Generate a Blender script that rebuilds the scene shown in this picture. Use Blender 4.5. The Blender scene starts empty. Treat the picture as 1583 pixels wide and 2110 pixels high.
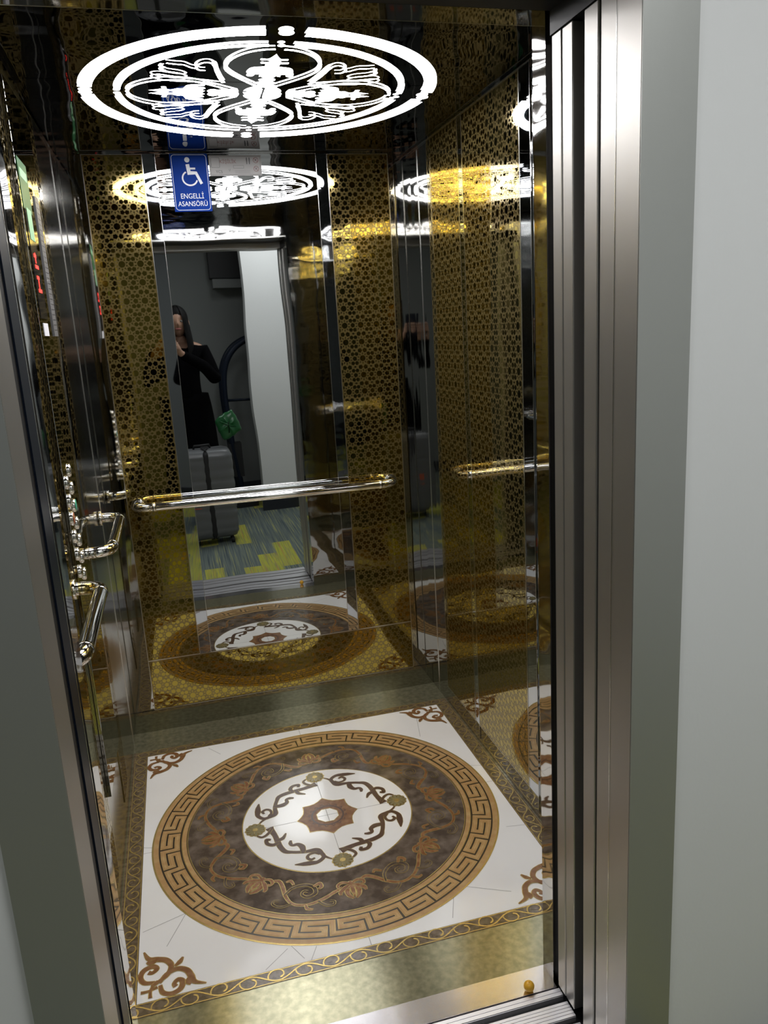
import bpy, bmesh, math, random
from math import sin, cos, pi, radians, atan2, hypot
from mathutils import Vector, Matrix, Euler
random.seed(7)
sc = bpy.context.scene
COL = sc.collection
H = 2.0965          # cab ceiling height
YB = 1.4604         # back wall
YF = -0.064         # inner face of the cab front
XW = 0.61           # side walls
XL, XR = -0.532, 0.370   # door opening
# ------------------------------------------------------------------ camera
cam = bpy.data.cameras.new('camera'); camo = bpy.data.objects.new('camera', cam); COL.objects.link(camo)
camo.location = (-0.3185, -1.4904, 1.4777)
camo.rotation_mode = 'XYZ'; camo.rotation_euler = (1.3407, 0.0565, -0.2642)
cam.sensor_fit = 'VERTICAL'; cam.sensor_height = 36.0; cam.lens = 1618.85 / 2110.0 * 36.0
cam.clip_start = 0.02; cam.clip_end = 60
sc.camera = camo
# ------------------------------------------------------------------ world, exposure
w = bpy.data.worlds.new('world'); sc.world = w; w.use_nodes = True
w.node_tree.nodes['Background'].inputs[0].default_value = (0.012, 0.013, 0.015, 1)
w.node_tree.nodes['Background'].inputs[1].default_value = 0.2
sc.view_settings.view_transform = 'Standard'; sc.view_settings.look = 'None'
sc.view_settings.exposure = 0.14; sc.view_settings.gamma = 1.0
LAMP = 24.0
def area(name, loc, rot, size, power, col=(1, 1, 1)):
    l = bpy.data.lights.new(name, 'AREA'); l.shape = 'DISK'; l.size = size; l.energy = power; l.color = col
    o = bpy.data.objects.new(name, l); o.location = loc; o.rotation_euler = rot; COL.objects.link(o); return o
area('landing_lamp', (0.55, -1.6, 2.55), (0, 0, 0), 0.9, 14, (0.98, 0.99, 1.0))
area('landing_lamp_second', (-1.0, -1.6, 2.55), (0, 0, 0), 0.6, 8.2, (0.96, 0.98, 1.0))
cy = sc.cycles
cy.max_bounces = 16; cy.glossy_bounces = 12; cy.diffuse_bounces = 4; cy.transmission_bounces = 6
cy.sample_clamp_indirect = 4.0; cy.blur_glossy = 0.7; cy.use_denoising = True
# ------------------------------------------------------------------ materials
MATS = {}
def mat(name, col, rough=0.5, metal=0.0, emit=None, es=0, spec=0.5, bump=None, mottle=None, coat=0.0):
    m = bpy.data.materials.new(name); m.use_nodes = True; nt = m.node_tree; b = nt.nodes['Principled BSDF']
    b.inputs['Base Color'].default_value = (*col, 1); b.inputs['Roughness'].default_value = rough
    b.inputs['Metallic'].default_value = metal; b.inputs['Specular IOR Level'].default_value = spec
    b.inputs['Coat Weight'].default_value = coat
    if emit: b.inputs['Emission Color'].default_value = (*emit, 1); b.inputs['Emission Strength'].default_value = es
    geo = nt.nodes.new('ShaderNodeNewGeometry')
    if bump:            # list of (scale vector, amplitude m, detail)
        prev = None
        for (s, amp, det) in bump:
            mp = nt.nodes.new('ShaderNodeVectorMath'); mp.operation = 'MULTIPLY'; mp.inputs[1].default_value = s
            nt.links.new(geo.outputs['Position'], mp.inputs[0])
            n = nt.nodes.new('ShaderNodeTexNoise'); n.inputs['Scale'].default_value = 1; n.inputs['Detail'].default_value = det
            nt.links.new(mp.outputs[0], n.inputs['Vector'])
            bp = nt.nodes.new('ShaderNodeBump'); bp.inputs['Strength'].default_value = 1; bp.inputs['Distance'].default_value = amp
            nt.links.new(n.outputs['Fac'], bp.inputs['Height'])
            if prev: nt.links.new(prev.outputs[0], bp.inputs['Normal'])
            prev = bp
        nt.links.new(prev.outputs[0], b.inputs['Normal'])
    if mottle:          # (scale vector, second colour, low, high, detail)
        s, c2, lo, hi, det = mottle
        mp = nt.nodes.new('ShaderNodeVectorMath'); mp.operation = 'MULTIPLY'; mp.inputs[1].default_value = s
        nt.links.new(geo.outputs['Position'], mp.inputs[0])
        n = nt.nodes.new('ShaderNodeTexNoise'); n.inputs['Scale'].default_value = 1; n.inputs['Detail'].default_value = det
        nt.links.new(mp.outputs[0], n.inputs['Vector'])
        mr = nt.nodes.new('ShaderNodeMapRange'); mr.inputs[1].default_value = lo; mr.inputs[2].default_value = hi
        nt.links.new(n.outputs['Fac'], mr.inputs[0])
        mx = nt.nodes.new('ShaderNodeMix'); mx.data_type = 'RGBA'
        mx.inputs[6].default_value = (*col, 1); mx.inputs[7].default_value = (*c2, 1)
        nt.links.new(mr.outputs[0], mx.inputs[0]); nt.links.new(mx.outputs[2], b.inputs['Base Color'])
    MATS[name] = m
    return m
M_mirror = mat('silver_mirror', (.66, .68, .68), .012, 1, bump=[((3.2, 3.2, 2.4), .0009, 1)])
M_polish = mat('polished_steel', (.52, .52, .50), .03, 1, bump=[((7, 5, 2.2), .0016, 1), ((2, 30, 12), .00012, 0)])
M_satin = mat('satin_steel', (.46, .46, .44), .13, 1, bump=[((5, 5, 2.5), .0008, 1)])
M_skirt = mat('skirting_steel', (.50, .50, .44), .05, 1, bump=[((5, 5, 3), .0008, 1)])
M_bevel = mat('bevel_mirror', (.55, .57, .60), .02, 1, bump=[((6, 6, 1.8), .0012, 1)])
M_ceil = mat('ceiling_steel', (.135, .13, .13), .02, 1, bump=[((6, 6, 6), .0045, 1)])
M_return = mat('return_steel', (.58, .57, .56), .035, 1, bump=[((5, 5, 9), .0022, 1)])
M_brush = mat('brushed_steel', (.50, .485, .46), .42, .93, bump=[((2, 2, 160), .00003, 2)])
M_face = mat('brushed_face', (.42, .43, .41), .45, .7, bump=[((60, 60, 3), .0001, 2)])
M_trimline = mat('edge_steel', (.85, .85, .82), .22, 1)  # bright steel for trims and for drawn-in edge highlights
M_gold = mat('gold_mirror', (.41, .31, .06), .02, 1, bump=[((4.5, 4.5, 1.6), .0026, 1)])
M_goldline = mat('etched_gold', (.26, .195, .072), .10, .74, bump=[((4.5, 4.5, 1.6), .0026, 1)])
M_chrome = mat('chrome', (.86, .85, .83), .05, 1)
M_black = mat('black_rubber', (.006, .006, .007), .5)
M_blackgloss = mat('black_gloss', (.008, .012, .022), .35, spec=.15)
M_emit = mat('lamp_diffuser', (.9, .9, .9), .5, emit=(1, .985, 1), es=LAMP)
M_white = mat('white_marble', (.87, .855, .83), .09, mottle=((3, 3, 3), (.82, .79, .76), .45, .75, 4))
M_granite = mat('olive_granite', (.20, .19, .115), .17, metal=.55, mottle=((60, 60, 60), (.33, .31, .20), .35, .75, 8))
M_dark = mat('dark_marble', (.085, .062, .045), .12, mottle=((22, 22, 22), (.20, .155, .12), .40, .72, 9))
M_tan = mat('tan_inlay', (.43, .25, .10), .3, mottle=((40, 40, 40), (.50, .33, .15), .4, .7, 3))
M_ink = mat('dark_line', (.035, .024, .016), .3)
M_rust = mat('rust_inlay', (.20, .085, .033), .25, mottle=((50, 50, 50), (.28, .145, .065), .4, .7, 4))
M_umber = mat('umber_inlay', (.10, .055, .035), .22)
M_goldrim = mat('gold_rim', (.66, .48, .17), .25, .68)
M_strip = mat('border_brown', (.10, .072, .04), .2, mottle=((60, 60, 60), (.15, .11, .07), .4, .6, 3))
M_olive = mat('olive_inlay', (.22, .19, .10), .2)
M_darkfill = mat('dark_fill', (.05, .033, .02), .15)
M_joint = mat('tile_joint', (.20, .18, .16), .4)
M_vein = mat('marble_vein', (.40, .385, .36), .2)
M_alu = mat('aluminium', (.85, .84, .86), .42, 1, bump=[((1.5, 240, 1), .00012, 1)])
M_plate = mat('threshold_steel', (.82, .79, .80), .2, 1, bump=[((9, 9, 9), .0006, 2)])
M_wall = mat('landing_paint', (.78, .79, .785), .6, bump=[((90, 90, 90), .0002, 2)])
M_wallg = mat('grey_paint', (.17, .18, .175), .6)
M_base = mat('dark_baseboard', (.02, .022, .03), .4)
M_ceilp = mat('landing_ceiling_paint', (.6, .6, .6), .7)
M_blue = mat('sign_blue', (.002, .032, .24), .5, spec=.08)
M_signw = mat('sign_white', (.72, .75, .80), .4)
M_plateg = mat('notice_grey', (.27, .265, .26), .4)
M_red = mat('sign_red', (.13, .03, .025), .4)
M_ink2 = mat('sign_ink', (.03, .03, .035), .4)
M_notice = mat('notice_dark_grey', (.15, .15, .155), .4)
M_green = mat('label_green', (.015, .12, .035), .4)
M_lgreen = mat('label_light_green', (.35, .62, .38), .4)
M_led = mat('led_red', (.3, .01, .01), .4, emit=(1, .04, .03), es=2.5)
M_sticker = mat('white_sticker', (.85, .85, .9), .5)
M_yel = mat('button_glow', (.9, .8, .02), .4, emit=(1, .85, .02), es=1.6)
M_gbtn = mat('button_green', (.05, .45, .28), .3)
M_rbtn = mat('button_red', (.45, .14, .06), .3)
M_copglass = mat('display_glass', (.02, .02, .022), .06)
M_ball = mat('orange_plastic', (.80, .42, .03), .35)
M_skin = mat('skin', (.42, .24, .16), .5)
M_hair = mat('black_hair', (.004, .0035, .0035), .6, spec=.12)
M_cloth = mat('black_fabric', (.003, .003, .0035), .95, spec=.03)
M_case = mat('suitcase_grey', (.13, .135, .14), .35)
M_strap = mat('black_strap', (.008, .008, .009), .6)
M_sachet = mat('green_satin', (.008, .10, .025), .28)
M_orange = mat('orange_tag', (.55, .09, .03), .5)
M_lip = mat('lips', (.33, .10, .09), .4)
M_eye = mat('eye_white', (.6, .6, .58), .3)
# carpet: striped planks
def carpet_mat():
    m = bpy.data.materials.new('striped_carpet'); m.use_nodes = True; nt = m.node_tree; N = nt.nodes; L = nt.links
    b = N['Principled BSDF']; b.inputs['Roughness'].default_value = .95; b.inputs['Specular IOR Level'].default_value = .1
    geo = N.new('ShaderNodeNewGeometry'); sp = N.new('ShaderNodeSeparateXYZ'); L.new(geo.outputs['Position'], sp.inputs[0])
    def mth(op, a, bb=None, c=None):
        n = N.new('ShaderNodeMath'); n.operation = op
        for i, v in enumerate((a, bb, c)):
            if v is None: continue
            if isinstance(v, (int, float)): n.inputs[i].default_value = v
            else: L.new(v, n.inputs[i])
        return n.outputs[0]
    col = mth('FLOOR', mth('DIVIDE', sp.outputs[0], .125))
    off = mth('MULTIPLY', mth('FRACT', mth('MULTIPLY', col, .437)), 1.0)
    row = mth('FLOOR', mth('ADD', mth('DIVIDE', sp.outputs[1], .62), off))
    cb = N.new('ShaderNodeCombineXYZ'); L.new(col, cb.inputs[0]); L.new(row, cb.inputs[1])
    wn = N.new('ShaderNodeTexWhiteNoise'); wn.noise_dimensions = '2D'; L.new(cb.outputs[0], wn.inputs['Vector'])
    # fine stripes along y
    cs = N.new('ShaderNodeCombineXYZ'); L.new(mth('MULTIPLY', sp.outputs[0], 150), cs.inputs[0]); L.new(mth('MULTIPLY', sp.outputs[1], 1.5), cs.inputs[1])
    ns = N.new('ShaderNodeTexNoise'); ns.inputs['Scale'].default_value = 1; ns.inputs['Detail'].default_value = 2; L.new(cs.outputs[0], ns.inputs['Vector'])
    def ramp(fac, pts):
        r = N.new('ShaderNodeValToRGB'); r.color_ramp.interpolation = 'LINEAR'
        r.color_ramp.elements[0].position = pts[0][0]; r.color_ramp.elements[0].color = (*pts[0][1], 1)
        r.color_ramp.elements[1].position = pts[-1][0]; r.color_ramp.elements[1].color = (*pts[-1][1], 1)
        for p, c in pts[1:-1]:
            e = r.color_ramp.elements.new(p); e.color = (*c, 1)
        L.new(fac, r.inputs[0]); return r.outputs[0]
    yel = ramp(ns.outputs['Fac'], [(.3, (.12, .16, .10)), (.43, (.42, .44, .06)), (.5, (.50, .48, .08)), (.56, (.22, .26, .14)), (.68, (.55, .30, .06))])
    gry = ramp(ns.outputs['Fac'], [(.3, (.06, .08, .09)), (.5, (.15, .18, .17)), (.58, (.17, .20, .17)), (.66, (.38, .38, .14)), (.75, (.13, .15, .16))])
    gt = mth('GREATER_THAN', wn.outputs['Value'], .5)
    mx = N.new('ShaderNodeMix'); mx.data_type = 'RGBA'; L.new(gt, mx.inputs[0]); L.new(gry, mx.inputs[6]); L.new(yel, mx.inputs[7])
    L.new(mx.outputs[2], b.inputs['Base Color'])
    return m
M_carpet = carpet_mat()
# ------------------------------------------------------------------ mesh helpers
class MB:
    def __init__(s): s.v = []; s.f = []; s.mi = []; s.mats = []; s.sm = []
    def _m(s, m):
        if m not in s.mats: s.mats.append(m)
        return s.mats.index(m)
    def face(s, pts, m, smooth=False):
        n = len(s.v); s.v += [tuple(p) for p in pts]; s.f.append(tuple(range(n, n + len(pts)))); s.mi.append(s._m(m)); s.sm.append(smooth)
    def box(s, x0, x1, y0, y1, z0, z1, m):
        n = len(s.v)
        s.v += [(x, y, z) for z in (z0, z1) for y in (y0, y1) for x in (x0, x1)]
        for q in ((0, 2, 3, 1), (4, 5, 7, 6), (0, 1, 5, 4), (2, 6, 7, 3), (0, 4, 6, 2), (1, 3, 7, 5)):
            s.f.append(tuple(n + i for i in q)); s.mi.append(s._m(m)); s.sm.append(False)
        return s
    def grid(s, rows, m, closed=True, smooth=True, caps=False):
        n = len(s.v); c = len(rows[0]); k = s._m(m)
        for r in rows: s.v += [tuple(p) for p in r]
        for i in range(len(rows) - 1):
            for j in range(c if closed else c - 1):
                a = n + i * c + j; b = n + i * c + (j + 1) % c
                s.f.append((a, b, b + c, a + c)); s.mi.append(k); s.sm.append(smooth)
        if caps:
            s.f.append(tuple(n + j for j in reversed(range(c)))); s.mi.append(k); s.sm.append(False)
            e = n + (len(rows) - 1) * c
            s.f.append(tuple(e + j for j in range(c))); s.mi.append(k); s.sm.append(False)
    def tube(s, pts, r, m, n=16, caps=True):
        P = [Vector(p) for p in pts]; rows = []; up = None
        R = r if isinstance(r, (list, tuple)) else [r] * len(P)
        for i, p in enumerate(P):
            t = (P[min(i + 1, len(P) - 1)] - P[max(i - 1, 0)]).normalized()
            if up is None:
                up = Vector((0, 0, 1)) if abs(t.z) < .9 else Vector((1, 0, 0))
            a = t.cross(up).normalized(); up = a.cross(t).normalized()
            rows.append([p + (a * cos(2 * pi * k / n) + up * sin(2 * pi * k / n)) * R[i] for k in range(n)])
        s.grid(rows, m, caps=caps)
    def ellipsoid(s, c, rx, ry, rz, m, n=16, k=10, half=False):
        rows = []
        for i in range(k + 1):
            a = -pi / 2 + pi * i / k
            if i in (0, k): a *= .999
            rows.append([(c[0] + rx * cos(a) * cos(2 * pi * j / n), c[1] + ry * cos(a) * sin(2 * pi * j / n), c[2] + rz * sin(a)) for j in range(n)])
        s.grid(rows, m, caps=True)
    def obj(s, name, parent=None, loc=(0, 0, 0), bevel=0, rot=None):
        me = bpy.data.meshes.new(name)
        o0 = Vector(parent.location) if parent and parent.get('_base') else Vector(loc)
        me.from_pydata([tuple(Vector(v) - o0) for v in s.v], [], s.f); 
        for m in s.mats: me.materials.append(m)
        me.polygons.foreach_set('material_index', s.mi); me.polygons.foreach_set('use_smooth', s.sm); me.update()
        o = bpy.data.objects.new(name, me); COL.objects.link(o)
        if parent: 
            o.parent = parent
            if not parent.get('_base'): o.location = o0
        else: o.location = o0
        if bevel:
            b = o.modifiers.new('bevel', 'BEVEL'); b.width = bevel; b.segments = 2; b.limit_method = 'ANGLE'
        return o
def sub(mb, name, parent, root):
    """a piece of a part: one level below it"""
    o = mb.obj(name, root); o.parent = parent; return o
def empty(name, loc, label, cat, group=None):
    o = bpy.data.objects.new(name, None); o.location = loc; o.empty_display_size = .05; COL.objects.link(o)
    o['_base'] = 1; tag(o, label, cat, group); return o
def tag(o, label, cat, group=None):
    o['label'] = label; o['category'] = cat
    if group: o['group'] = group
    return o
def struct(o, label=None, cat=None):
    o['kind'] = 'structure'
    if label: o['label'] = label; o['category'] = cat
    return o
# -------- flat ornament toolkit: every shape is drawn in (u,v) and mapped to the surface
def catmull(P, n=6, closed=False):
    out = []; N = len(P)
    rng = range(N) if closed else range(N - 1)
    for i in rng:
        g = lambda k: P[k % N] if closed else P[max(0, min(N - 1, k))]
        p0, p1, p2, p3 = g(i - 1), g(i), g(i + 1), g(i + 2)
        for j in range(n):
            t = j / n
            out.append(tuple(.5 * ((2 * p1[a]) + (-p0[a] + p2[a]) * t + (2 * p0[a] - 5 * p1[a] + 4 * p2[a] - p3[a]) * t * t + (-p0[a] + 3 * p1[a] - 3 * p2[a] + p3[a]) * t ** 3) for a in range(2)))
    if not closed: out.append(tuple(P[-1]))
    return out
class Art:
    def __init__(s, fn): s.mb = MB(); s.fn = fn      # fn(u,v,h)->world
    def fill(s, pts, h, m): s.mb.face([s.fn(u, v, h) for u, v in pts], m)
    def stroke(s, P, w, h, m, closed=False, xf=None):
        if xf: P = [xf(*p) for p in P]
        N = len(P); L = []; R = []
        for i in range(N):
            a = P[(i - 1) % N] if closed or i else P[0]; c = P[(i + 1) % N] if closed or i < N - 1 else P[-1]
            b = P[i]
            d1 = (b[0] - a[0], b[1] - a[1]); d2 = (c[0] - b[0], c[1] - b[1])
            l1 = hypot(*d1) or 0; l2 = hypot(*d2) or 0
            if l1 == 0: d1, l1 = d2, l2
            if l2 == 0: d2, l2 = d1, l1
            if l1 == 0: d1 = d2 = (1, 0); l1 = l2 = 1
            n1 = (-d1[1] / l1, d1[0] / l1); n2 = (-d2[1] / l2, d2[0] / l2)
            nx, ny = n1[0] + n2[0], n1[1] + n2[1]; l = hypot(nx, ny)
            if l < 1e-6: nx, ny = n1; l = 1
            nx /= l; ny /= l; k = 1 / max(.55, nx * n1[0] + ny * n1[1])
            ww = (w[min(i, len(w) - 1)] if isinstance(w, (list, tuple)) else w) * .5 * k
            L.append((b[0] + nx * ww, b[1] + ny * ww)); R.append((b[0] - nx * ww, b[1] - ny * ww))
        for i in range(N if closed else N - 1):
            j = (i + 1) % N
            s.mb.face([s.fn(*L[i], h), s.fn(*R[i], h), s.fn(*R[j], h), s.fn(*L[j], h)], m)
    def disc(s, c, r, h, m, n=40, ry=None):
        s.fill([(c[0] + r * cos(2 * pi * i / n), c[1] + (ry or r) * sin(2 * pi * i / n)) for i in range(n)], h, m)
    def ring(s, c, r0, r1, h, m, a0=0, a1=2 * pi, n=120):
        for i in range(n):
            a = a0 + (a1 - a0) * i / n; b = a0 + (a1 - a0) * (i + 1) / n
            s.mb.face([s.fn(c[0] + r * cos(t), c[1] + r * sin(t), h) for r, t in ((r0, a), (r1, a), (r1, b), (r0, b))], m)
    def rect(s, x0, x1, y0, y1, h, m): s.fill([(x0, y0), (x1, y0), (x1, y1), (x0, y1)], h, m)
    def scroll(s, P, w, h, mf, mo, ow=.0034, n=6, xf=None):
        s.c = (getattr(s, 'c', 0) + 1) % 7; h += s.c * .00004
        """tapering leaf stroke with a raised outline"""
        Q = catmull(P, n)
        if xf: Q = [xf(*p) for p in Q]
        K = len(Q); W = []
        for i in range(K):
            t = i / (K - 1) * (len(w) - 1); a = int(min(t, len(w) - 2)); W.append(w[a] + (w[a + 1] - w[a]) * (t - a))
        s.stroke(Q, [x + ow for x in W], h, mo)
        if mf: s.stroke(Q, [max(x, .0004) for x in W], h + .0003, mf)
def polar_xf(r, a, cx=0, cyy=0, sgn=1):
    """(tangential, radial offset) -> plan, at radius r and angle a"""
    def f(u, v):
        t = a + sgn * u / r; return (cx + (r + v) * cos(t), cyy + (r + v) * sin(t))
    return f
# ================================================================== STRUCTURE
def wallbox(name, x0, x1, y0, y1, z0, z1, m, label=None):
    o = MB().box(x0, x1, y0, y1, z0, z1, m).obj(name, loc=((x0 + x1) / 2, (y0 + y1) / 2, z0)); struct(o, label, 'wall' if label else None); return o
wallbox('wall_back', -XW - .04, XW + .04, YB, YB + .04, -.02, H + .04, M_polish)
wallbox('wall_left', -XW - .04, -XW, YF, YB, -.02, H + .04, M_satin)
wallbox('wall_right', XW, XW + .04, YF, YB, -.02, H + .04, M_polish)
mb = MB(); mb.box(-XW, XW, YF, .68, H, H + .04, M_ceil); mb.box(-XW, XW, .683, YB, H, H + .04, M_ceil); mb.box(-XW, XW, .67, .69, H + .002, H + .04, M_black)
struct(mb.obj('ceiling', loc=(0, .7, H)))
# cab front: returns and transom
wallbox('wall_front_left', -XW - .04, XL, -.13, YF, 0, H + .04, M_return)
wallbox('wall_front_right', XR, XW + .04, -.115, YF, 0, H + .04, M_return)
wallbox('wall_front_top', XL, XR, -.13, YF, 1.985, H + .04, M_return)
mb = MB(); mb.box(XL, XR, YF - .001, YF + .003, 1.985, 1.992, M_trimline); struct(mb.obj('gap_shade0', loc=(-.08, YF, 1.985)))
mb = MB(); mb.box(XW - .006, XW - .0002, YF + .01, YB - .001, H - .007, H - .0005, M_polish); mb.box(-XW + .0002, -XW + .006, YF + .01, YB - .001, H - .007, H - .0005, M_polish)
mb.box(XW - .0064, XW - .006, YF + .01, YB - .001, H - .007, H - .0055, M_trimline)
struct(mb.obj('gap_shade1', loc=(0, .7, H - .007)))
# ---- cab floor
FC = .6857
fl = MB().box(-XW, XW, YF, YB, -.03, 0, M_granite).obj('floor', loc=(0, .7, 0)); struct(fl)
FX, FY0, FY1 = .557, .125, 1.262
F = lambda u, v, h: (u, v, .0004 + h)
def fpart(a, name, label=None):
    o = a.mb.obj(name, parent=None); o.parent = fl; o.matrix_parent_inverse = Matrix.Translation(-Vector(fl.location))
    if label: o['label'] = label
    return o
a = Art(F); a.rect(-FX, FX, FY0, FY1, 0, M_white)
for x in (-FX, FX):   # tile joints through the centre
    a.stroke([(0, FY0), (0, FY1)], .0012, .0003, M_joint); a.stroke([(-FX, FC), (FX, FC)], .0012, .0003, M_joint); break
def fz(zx, zy, s, ox, oy):  # point seen on the floor, from the survey of the photograph
    return zx, zy
for P in ([(-.55, -.33), (-.44, -.295), (-.415, -.29)], [(-.44, -.295), (-.49, -.40)], [(-.44, -.295), (-.437, -.26)],
          [(-.26, -.555), (-.20, -.505)], [(-.19, -.50), (-.165, -.55)], [(-.13, -.52), (-.15, -.56)],
          [(.26, -.44), (.22, -.54)], [(.27, -.43), (.40, -.50)], [(.50, -.24), (.556, -.25)], [(.10, .56), (.13, .60 - .03)],
          [(.42, .36), (.45, .50)], [(.50, .12), (.556, .10)], [(-.53, .02), (-.557, .03)], [(-.30, .50), (-.34, .56)]):
    a.stroke([(x, y + FC) for x, y in catmull(P, 4)], .0016, .0003, M_vein)
fpart(a, 'marble_field', 'white marble field with thin grey veins')
# vine border strip
def vine(a, p0, p1, halfw, n, side=1):
    dx, dy = p1[0] - p0[0], p1[1] - p0[1]; L = hypot(dx, dy); ux, uy = dx / L, dy / L
    xf = lambda u, v: (p0[0] + ux * u - uy * v * side, p0[1] + uy * u + ux * v * side)
    per = L / n; A = halfw * .70
    a.stroke([xf(0, halfw - .003), xf(L, halfw - .003)], .0022, .0006, M_goldrim)
    a.stroke([xf(0, -halfw + .003), xf(L, -halfw + .003)], .0022, .0006, M_goldrim)
    pts = [(L * i / (n * 16), A * sin(2 * pi * i / 16 / 1)) for i in range(n * 16 + 1)]
    a.stroke(pts, .0036, .0008, M_goldrim, xf=xf)
    for i in range(n * 2):
        c = (i + .5) * per / 2; s_ = 1 if i % 2 == 0 else -1
        R0 = per * .19
        sp = [(c + R0 * (1 - t * .62) * cos(pi * .9 - s_ * 0 + t * 4.6) * 1.0, -s_ * A * .12 + s_ * R0 * (1 - t * .62) * sin(pi * .9 + t * 4.6) * .9) for t in [k / 12 for k in range(13)]]
        a.stroke(sp, [.0034] * 10 + [.0044, .005, .003], .001, M_goldrim, xf=xf)
a = Art(F); SW = .0205
a.rect(-XW + .002, XW - .002, FY0 - 2 * SW, FY0, .0002, M_strip); vine(a, (-XW + .01, FY0 - SW), (XW - .01, FY0 - SW), SW, 9)
a.rect(-XW + .002, XW - .002, FY1, FY1 + 2 * SW, .0002, M_strip); vine(a, (-XW + .01, FY1 + SW), (XW - .01, FY1 + SW), SW, 9)
for sx in (-1, 1):
    a.rect(sx * FX if sx > 0 else -XW + .002, XW - .002 if sx > 0 else -FX, FY0, FY1, .0002, M_strip)
    vine(a, (sx * (FX + .0235), FY0), (sx * (FX + .0235), FY1), .0235, 11, side=sx)
fpart(a, 'vine_border', 'dark brown border with gold scrolling vine')
# key ring
c0 = (0, FC); NK = 32
a = Art(F)
a.ring(c0, .428, .533, .0004, M_tan, n=160); a.ring(c0, .5285, .5335, .0006, M_goldrim, n=160)
a.ring(c0, .4475, .5135, .0006, M_ink, n=160); a.ring(c0, .4305, .4325, .0007, M_ink, n=160); a.ring(c0, .428, .4305, .0008, M_goldrim, n=160)
a.ring(c0, .4455, .4475, .0008, M_goldrim, n=160)
rm = .4805; cw = 2 * pi * rm / NK; k_ = cw / .094
cell = [(0, -.0205), (.0592, -.0205), (.0592, 0), (.0065, 0), (.0065, .0205), (.080, .0205), (.080, -.0205)]
path = []
for i in range(NK):
    cc = [((i * .094 + u) * k_, v) for u, v in cell]
    for j in range(len(cc)):
        path.append(cc[j])
Q = [(-u_ / rm + radians(90), v) for u_, v in path]
pts = []
for i in range(len(Q)):
    (a0, v0), (a1, v1) = Q[i], Q[(i + 1) % len(Q)]
    if i == len(Q) - 1: a1 -= 2 * pi
    k = 3 if abs(a1 - a0) > .03 else 1
    for j in range(k):
        t = j / k; aa = a0 + (a1 - a0) * t; vv = v0 + (v1 - v0) * t; pts.append(((rm + vv) * cos(aa), FC + (rm + vv) * sin(aa)))
a.stroke(pts, .0158, .0008, M_goldrim, closed=True); a.stroke(pts, .0146, .0011, M_tan, closed=True)
a.stroke(pts, .0092, .0013, M_goldrim, closed=True); a.stroke(pts, .0080, .0015, M_tan, closed=True)
fpart(a, 'greek_key_ring', 'tan Greek key ring with dark lines')
# scroll ring on dark marble
a = Art(F); a.ring(c0, .262, .428, .0004, M_dark, n=160)
for k in range(8):
    an = radians(90 + 45 * k)
    for sg in (1, -1):
        xf = polar_xf(.352, an, 0, FC, sg)
        # palmette half
        a.scroll([(0, -.034), (.006, -.012), (.016, .004), (.013, .022), (.003, .036)], [.004, .012, .012, .010, .003], .0006, M_rust, M_goldrim, xf=xf)
        a.scroll([(.004, -.020), (.020, -.010), (.033, .004), (.034, .016)], [.004, .011, .010, .003], .0009, M_rust, M_goldrim, xf=xf)
        a.scroll([(.006, -.026), (.024, -.032), (.038, -.024), (.036, -.012), (.027, -.014)], [.005, .008, .007, .005, .003], .0012, M_rust, M_goldrim, xf=xf)
    xf = polar_xf(.352, an, 0, FC, 1)
    a.scroll([(0, -.008), (.001, .012), (0, .030)], [.008, .012, .002], .0016, M_rust, M_goldrim, xf=xf)
    a.stroke([(-.008, -.004), (-.006, .014), (0, .022), (.006, .014), (.008, -.004)], .0018, .0022, M_goldrim, xf=xf)
    # running stem to the next palmette, with one big curl inward and a small one outward
    S = .352 * radians(45); 
    a.scroll([(.028, -.026), (.052, -.036), (.075, -.018), (.098, .016), (.125, .040), (.16, .040), (.195, .022), (.225, .0), (S - .030, -.012)],
             [.006, .009, .010, .008, .006, .006, .008, .008, .003], .0006, M_rust, M_goldrim, xf=lambda u, v: polar_xf(.352, an, 0, FC, 1)(u, v))
    m0 = .135
    a.scroll([(.092, .012), (.105, -.018), (m0, -.034), (m0 + .030, -.028), (m0 + .040, -.004), (m0 + .022, .012), (m0 + .004, .004), (m0 + .006, -.010), (m0 + .018, -.010)],
             [.004, .007, .008, .010, .010, .008, .006, .006, .007], .0012, M_dark, M_goldrim, ow=.0028, xf=xf)
    a.scroll([(m0 + .030, -.028), (m0 + .048, -.040), (m0 + .055, -.026), (m0 + .046, -.018)], [.004, .009, .008, .003], .0015, M_rust, M_goldrim, xf=xf)
    a.scroll([(m0 - .030, -.030), (m0 - .046, -.044), (m0 - .058, -.036)], [.004, .008, .003], .0015, M_rust, M_goldrim, xf=xf)
    a.scroll([(.12, .040), (.10, .056), (.078, .052), (.076, .038), (.088, .036)], [.005, .006, .005, .004, .006], .0012, M_dark, M_goldrim, ow=.0024, xf=xf)
    a.scroll([(.185, .028), (.205, .046), (.222, .046), (.225, .034), (.214, .030)], [.005, .006, .005, .004, .006], .0012, M_dark, M_goldrim, ow=.0024, xf=xf)
    a.scroll([(.155, .040), (.162, .056), (.176, .058)], [.004, .008, .002], .0014, M_rust, M_goldrim, xf=xf)
fpart(a, 'scroll_ring', 'dark marble ring with gold outlined scrolls and palmettes')
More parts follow.
